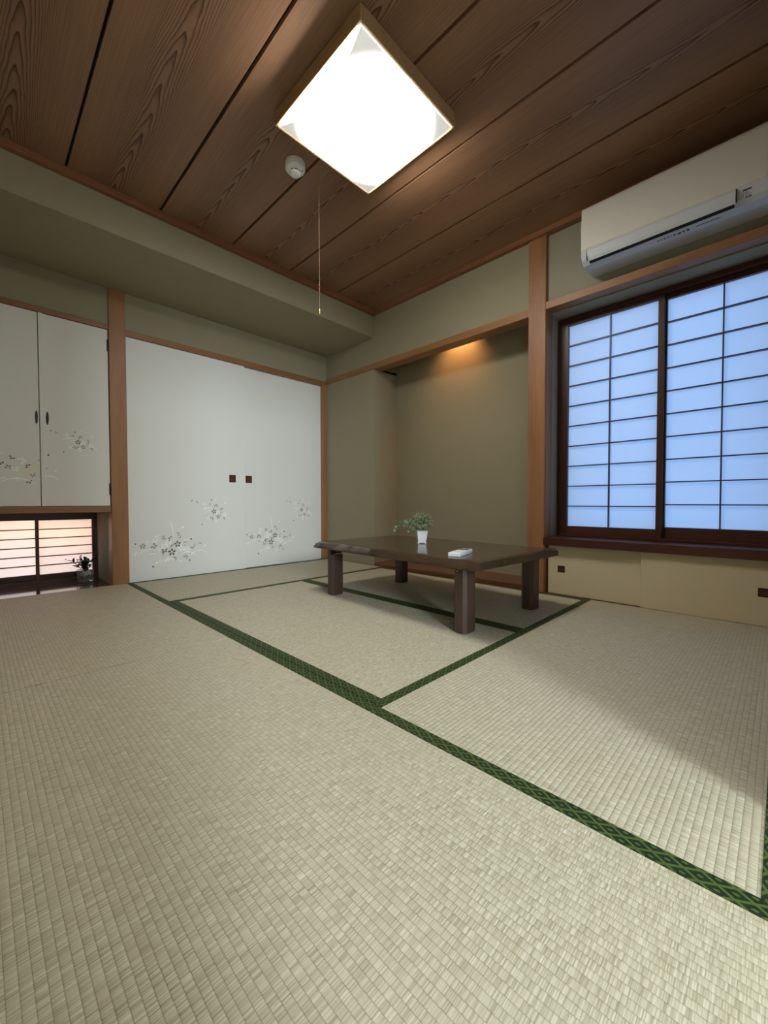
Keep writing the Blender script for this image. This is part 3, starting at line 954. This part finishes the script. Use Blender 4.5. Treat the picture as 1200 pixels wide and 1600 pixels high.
# small rating sticker with printed lines at the right end
bm = bmesh.new()
q = [(-.2006, .052), (-.1836, .0205)]
def on_front(x, s, lift):
    y = -.2000 + s * .015; z = .050 - s * .030
    return (x, y - .0009 * lift - .0006, z - .00045 * lift)
def decal(bm, x0, x1, s0, s1, lift, mat):
    f = bm.faces.new([bm.verts.new(on_front(a, b, lift)) for a, b in ((x0, s0), (x1, s0), (x1, s1), (x0, s1))]); f.material_index = mat
decal(bm, .664, .700, -.20, .98, .3, 0)
decal(bm, .668, .697, -.12, .10, .8, 1)
for s in (.22, .36, .50, .64):
    decal(bm, .668, .672, s, s + .06, .8, 1); decal(bm, .675, .675 + .012 + .008 * (s > .4), s, s + .05, .8, 1)
decal(bm, .676, .697, .78, .92, .8, 1)
from_bm('sticker', bm, ['ac_blue_lit', 'ink'], ac)
tag(ac, 'white wall air conditioner mounted above the window', 'air conditioner')

# ------------------------------------------------------------------ alcove lamp behind the rail (only its glow is seen)
dl_ = empty('alcove_lamp', (1.46, 0.17, 2.12))
bm = bmesh.new(); add_lathe(bm, [(.035, 0), (.035, -.03), (.045, -.05), (.042, -.05), (.030, -.028), (.01, -.026)], 24)
from_bm('lamp_housing', bm, 'white_pl', dl_, smooth=True)
tag(dl_, 'small warm lamp hidden above the alcove rail', 'lamp')
pl = bpy.data.lights.new('alcove_lamp_light', 'SPOT'); pl.energy = 9.5; pl.color = (1.0, 0.46, 0.16); pl.shadow_soft_size = .03
pl.spot_size = R(98); pl.spot_blend = 0.9
po = bpy.data.objects.new('alcove_lamp_light', pl); C.objects.link(po); po.location = (1.46, .17, 2.065)
po.rotation_euler = (Vector((1.43, .30, 1.80)) - Vector(po.location)).to_track_quat('-Z', 'Y').to_euler()

# ------------------------------------------------------------------ low table
TZ = 0.330
tb = empty('low_table', (1.86, -0.70, 0.002), R(-3.5))
bm = bmesh.new()
NX_ = 72
HX, HY, TT = .612, .382, .040
rnd = random.Random(4)
def wav(x, ph):
    return .75 * abs(math.sin(6.5 * x + ph)) ** .8 + .30 * abs(math.sin(14.0 * x + 1.7 * ph)) + .08 * math.sin(47.0 * x + ph)
rows_ = []
for i in range(NX_ + 1):
    x = -HX + 2 * HX * i / NX_
    e = max(0.0, 1 - (HX - abs(x)) / .012)       # eased short ends
    dz = -.006 * e * e
    f = max(0.0, wav(x, .4)); b = max(0.0, wav(x, 2.6))
    ins = .010 + .034 * f
    p = [(HY - .004, TZ - TT), (HY, TZ - TT + .006), (HY - .003, TZ - .014 - .006 * b), (HY - .010 - .016 * b, TZ - .002 + dz), (HY - .030 - .016 * b, TZ + dz),
         (0.0, TZ + dz),
         (-HY + ins + .014, TZ + dz), (-HY + ins, TZ - .003 + dz), (-HY + ins * .55, TZ - .008 - .006 * f), (-HY + .004 + .008 * f, TZ - .020 - .005 * f), (-HY, TZ - TT + .006), (-HY + .005, TZ - TT)]
    rows_.append([bm.verts.new((x, y, z)) for y, z in p])
n = len(rows_[0])
for a, b in zip(rows_, rows_[1:]):
    for k in range(n):
        bm.faces.new((a[k], b[k], b[(k + 1) % n], a[(k + 1) % n]))
bm.faces.new(rows_[0]); bm.faces.new(rows_[-1])
tt = from_bm('table_top', bm, 'table', tb, smooth=True)
for p in tt.data.polygons:
    if len(p.vertices) > 4: p.use_smooth = False
wn_ = tt.modifiers.new('weighted', 'WEIGHTED_NORMAL'); wn_.keep_sharp = True; wn_.weight = 90
for sx in (-1, 1):
    for sy in (-1, 1):
        lx, ly = sx * .500, sy * .292
        w_, d_, ch = .034, .043, .013
        oct_ = [(-w_ + ch, -d_), (w_ - ch, -d_), (w_, -d_ + ch), (w_, d_ - ch), (w_ - ch, d_), (-w_ + ch, d_), (-w_, d_ - ch), (-w_, -d_ + ch)]
        bm = bmesh.new()
        add_prism(bm, oct_, 'Z', 0.004, 0.252)
        add_prism(bm, [(p[0] * .93, p[1] * .95) for p in oct_], 'Z', 0.0, 0.004)
        # upper half: cut back on the inside for the folding hinge
        up = [p for p in oct_]
        cut = .008
        up2 = [((max(p[0], -cut) if sx > 0 else min(p[0], cut)), p[1]) for p in up]
        add_prism(bm, up2, 'Z', 0.252, TZ - TT + .001)
        lg = from_bm('leg', bm, 'table_leg', tb, (lx, ly, 0))
        bm = bmesh.new()
        ix = -sx * .021
        add_box(bm, (ix - .012, -.026, .256), (ix + .012, -.020, TZ - TT), .001)
        add_box(bm, (ix - .012, .020, .256), (ix + .012, .026, TZ - TT), .001)
        add_box(bm, (ix - .014, -.028, TZ - TT - .005), (ix + .014, .028, TZ - TT), .001)
        br = from_bm('hinge_bracket', bm, 'black', lg)
        bm = bmesh.new(); add_box(bm, (ix - .012, -.026, .2525), (ix + .012, .026, .262), .002)
        add_tube(bm, [(ix, -.030, .270), (ix, .030, .270)], .004)
        from_bm('hinge_plate', bm, 'metal', lg)
tag(tb, 'low dark wooden table with a live edge and stout folding legs', 'table')

# ------------------------------------------------------------------ remote control on the table
rc = empty('remote_control', (2.268, -0.945, TZ + .0025), R(14))
bm = bmesh.new()
out = [(-.026, -.095), (.026, -.095), (.030, -.088), (.028, .088), (.022, .098), (-.022, .098), (-.028, .088), (-.030, -.088)]
add_prism(bm, out, 'Z', 0.0, .019)
es = [e for e in bm.edges]
bmesh.ops.bevel(bm, geom=es, offset=.004, segments=2, affect='EDGES', profile=.6)
from_bm('body', bm, 'remote', rc)
bm = bmesh.new(); add_box(bm, (-.022, .022, .0187), (.022, .082, .0196), .0003); from_bm('display', bm, 'lcd', rc)
for i, (bx_, by_, sx_, sy_) in enumerate([(-.012, 0, .009, .006), (.012, 0, .009, .006), (-.012, -.022, .009, .005), (.012, -.022, .009, .005), (0, -.045, .012, .006)]):
    bm = bmesh.new(); add_box(bm, (bx_ - sx_, by_ - sy_, .0188), (bx_ + sx_, by_ + sy_, .0204), .0005)
    from_bm('button', bm, 'ac_blue_lit', rc)
tag(rc, 'white remote control lying on the low table', 'remote control')


# ------------------------------------------------------------------ plants
def leaf(bm, lay, p, d, up, l, wd, lobes=False):
    """one small leaf with a midrib fold; 'rim' marks its pale margin"""
    d = d.normalized(); s = d.cross(up)
    if s.length < 1e-4: s = d.orthogonal()
    s.normalize(); nrm = s.cross(d).normalized()
    if lobes:
        out = [(0, .10), (.18, .50), (.34, .28), (.62, .42), (.80, .16), (1.0, 0)]
    else:
        out = [(0, .04), (.25, .36), (.55, .46), (.82, .26), (1.0, 0)]
    mid = [bm.verts.new(p + d * (a * l) - nrm * (.10 * l * math.sin(a * PI))) for a, _ in out]
    for v in mid: v[lay] = 0.0
    for sg in (1, -1):
        ed = [bm.verts.new(p + d * (a * l) + s * (sg * b * wd) + nrm * (.06 * l - .25 * l * a * a)) for a, b in out]
        for v in ed: v[lay] = 1.0
        for k in range(len(out) - 1):
            try:
                bm.faces.new((mid[k], mid[k + 1], ed[k + 1], ed[k]) if sg > 0 else (mid[k + 1], mid[k], ed[k], ed[k + 1]))
            except ValueError:
                pass


def foliage_obj(name, mat, parent, fill):
    bm = bmesh.new()
    lay = bm.verts.layers.float.new('rim')
    fill(bm, lay)
    me = bpy.data.meshes.new(name)
    bm.to_mesh(me); bm.free()
    me.materials.append(M[mat])
    for p in me.polygons: p.use_smooth = True
    return link(name, me, parent)


pp = empty('potted_plant', (1.800, -0.664, TZ + .002), R(44.6 + 4))
bm = bmesh.new()
def sq(r, z): return [bm.verts.new((r * a, r * b, z)) for a, b in ((-1, -1), (1, -1), (1, 1), (-1, 1))]
rA, rB = .0225, .0315
lv = [sq(rA, .005), sq(rB, .074), sq(rB + .001, .078), sq(rB - .003, .078), sq(rB - .004, .064)]
for a, b in zip(lv, lv[1:]):
    for k in range(4):
        bm.faces.new((a[k], a[(k + 1) % 4], b[(k + 1) % 4], b[k]))
bm.faces.new(lv[0]); bm.faces.new(lv[-1])
for a in (-1, 1):
    for b in (-1, 1):
        add_box(bm, (a * .0215 - .004, b * .0215 - .004, 0), (a * .0215 + .004, b * .0215 + .004, .007), .001)
from_bm('pot', bm, 'ceramic', pp)
bm = bmesh.new(); add_box(bm, (-.026, -.026, .058), (.026, .026, .071), .004); from_bm('moss', bm, 'soil', pp)
rn = random.Random(21)
# the camera's left on the table, in the plant's own axes
lw = Vector((-math.cos(R(44.6)), -math.sin(R(44.6)), 0))
lw = Matrix.Rotation(-pp.rotation_euler.z, 3, 'Z') @ lw
stems = []
for k in range(9):
    a = rn.uniform(0, 6.28)
    stems.append([Vector((.010 * math.cos(a), .010 * math.sin(a), .068)), Vector((.028 * math.cos(a), .028 * math.sin(a), .12)), Vector((.04 * math.cos(a), .04 * math.sin(a), .145 + .02 * rn.random()))])
for k in range(3):
    up_ = Vector((0, 0, 1))
    stems.append([Vector((0, 0, .070)), lw * .06 + up_ * (.138 - .012 * k), lw * (.105 + .012 * k) + up_ * (.132 - .014 * k), lw * (.138 + .012 * k) + up_ * (.112 - .014 * k)])
bm = bmesh.new()
for s in stems: add_tube(bm, s, .0012, 5)
from_bm('stems', bm, 'stem', pp)
def fill_ivy(bm, lay):
    c = Vector((0, 0, .128)) - lw * .002
    for k in range(250):
        v = Vector((rn.gauss(0, 1), rn.gauss(0, 1), rn.gauss(0, 1))).normalized()
        r = rn.uniform(.45, 1.0)
        p = c + Vector((v.x * .056 * r, v.y * .056 * r, v.z * .052 * r))
        if p.z < .080: continue
        d = (v + Vector((rn.uniform(-.6, .6), rn.uniform(-.6, .6), rn.uniform(-.5, .3))))
        leaf(bm, lay, p, d, Vector((rn.uniform(-.4, .4), rn.uniform(-.4, .4), 1)), rn.uniform(.014, .023), rn.uniform(.012, .018), True)
    for s in stems[-3:]:
        for i in range(len(s) - 1):
            for q_ in range(5):
                p = s[i].lerp(s[i + 1], rn.random())
                d = Vector((rn.uniform(-1, 1), rn.uniform(-1, 1), rn.uniform(-.6, .6))) + lw * .5
                leaf(bm, lay, p, d, Vector((rn.uniform(-.5, .5), rn.uniform(-.5, .5), 1)), rn.uniform(.016, .024), rn.uniform(.013, .019), True)
    for k in range(40):
        p = lw * rn.uniform(.03, .085) + Vector((rn.uniform(-.025, .025), rn.uniform(-.025, .025), rn.uniform(.075, .145)))
        leaf(bm, lay, p, Vector((rn.uniform(-1, 1), rn.uniform(-1, 1), rn.uniform(-1, .3))) + lw * .6, Vector((rn.uniform(-.5, .5), rn.uniform(-.5, .5), 1)), .02, .016, True)
foliage_obj('leaves', 'ivy', pp, fill_ivy)
tag(pp, 'small variegated ivy in a white square pot on the low table', 'potted plant')

np_ = empty('potted_plant', (-0.325, -1.985, -0.003), R(20))
bm = bmesh.new()
def sq2(r, z): return [bm.verts.new((r * math.cos(a), r * math.sin(a), z)) for a in [PI / 4 + i * PI / 2 for i in range(4)]]
lv = [sq2(.046, 0), sq2(.050, .004), sq2(.056, .085), sq2(.052, .085), sq2(.046, .014)]
for a, b in zip(lv, lv[1:]):
    for k in range(4):
        bm.faces.new((a[k], a[(k + 1) % 4], b[(k + 1) % 4], b[k]))
bm.faces.new(lv[0]); bm.faces.new(lv[-1])
from_bm('glass_pot', bm, 'glass', np_)
bm = bmesh.new()
rn = random.Random(8)
for k in range(60):
    p = Vector((rn.uniform(-.024, .024), rn.uniform(-.024, .024), rn.uniform(.022, .040)))
    r = bmesh.ops.create_icosphere(bm, subdivisions=1, radius=rn.uniform(.005, .008)); bmesh.ops.translate(bm, verts=r['verts'], vec=p)
from_bm('dark_pebbles', bm, 'black', np_)
bm = bmesh.new()
for k in range(70):
    p = Vector((rn.uniform(-.025, .025), rn.uniform(-.025, .025), rn.uniform(.046, .072)))
    r = bmesh.ops.create_icosphere(bm, subdivisions=1, radius=rn.uniform(.005, .008)); bmesh.ops.translate(bm, verts=r['verts'], vec=p)
from_bm('pale_pebbles', bm, 'ceramic', np_)
st2 = []
for k in range(10):
    a = rn.uniform(0, 6.28); q_ = rn.uniform(.05, .105)
    st2.append([Vector((.01 * math.cos(a), .01 * math.sin(a), .075)), Vector((q_ * .6 * math.cos(a), q_ * .6 * math.sin(a), .125)), Vector((q_ * math.cos(a), q_ * math.sin(a), .135 + rn.uniform(-.02, .07)))])
bm = bmesh.new()
for s in st2: add_tube(bm, s, .0016, 5)
from_bm('stems', bm, 'stem', np_)
def fill_dark(bm, lay):
    for s in st2:
        for i in range(2):
            for q_ in range(4):
                p = s[i].lerp(s[i + 1], rn.random())
                d = (s[2] - s[0]).normalized() + Vector((rn.uniform(-1, 1), rn.uniform(-1, 1), rn.uniform(-.5, .6)))
                leaf(bm, lay, p, d, Vector((rn.uniform(-.4, .4), rn.uniform(-.4, .4), 1)), rn.uniform(.030, .045), rn.uniform(.018, .026))
foliage_obj('leaves', 'darkleaf', np_, fill_dark)
tag(np_, 'little dark-leaved plant in a glass pot on the niche board', 'potted plant')
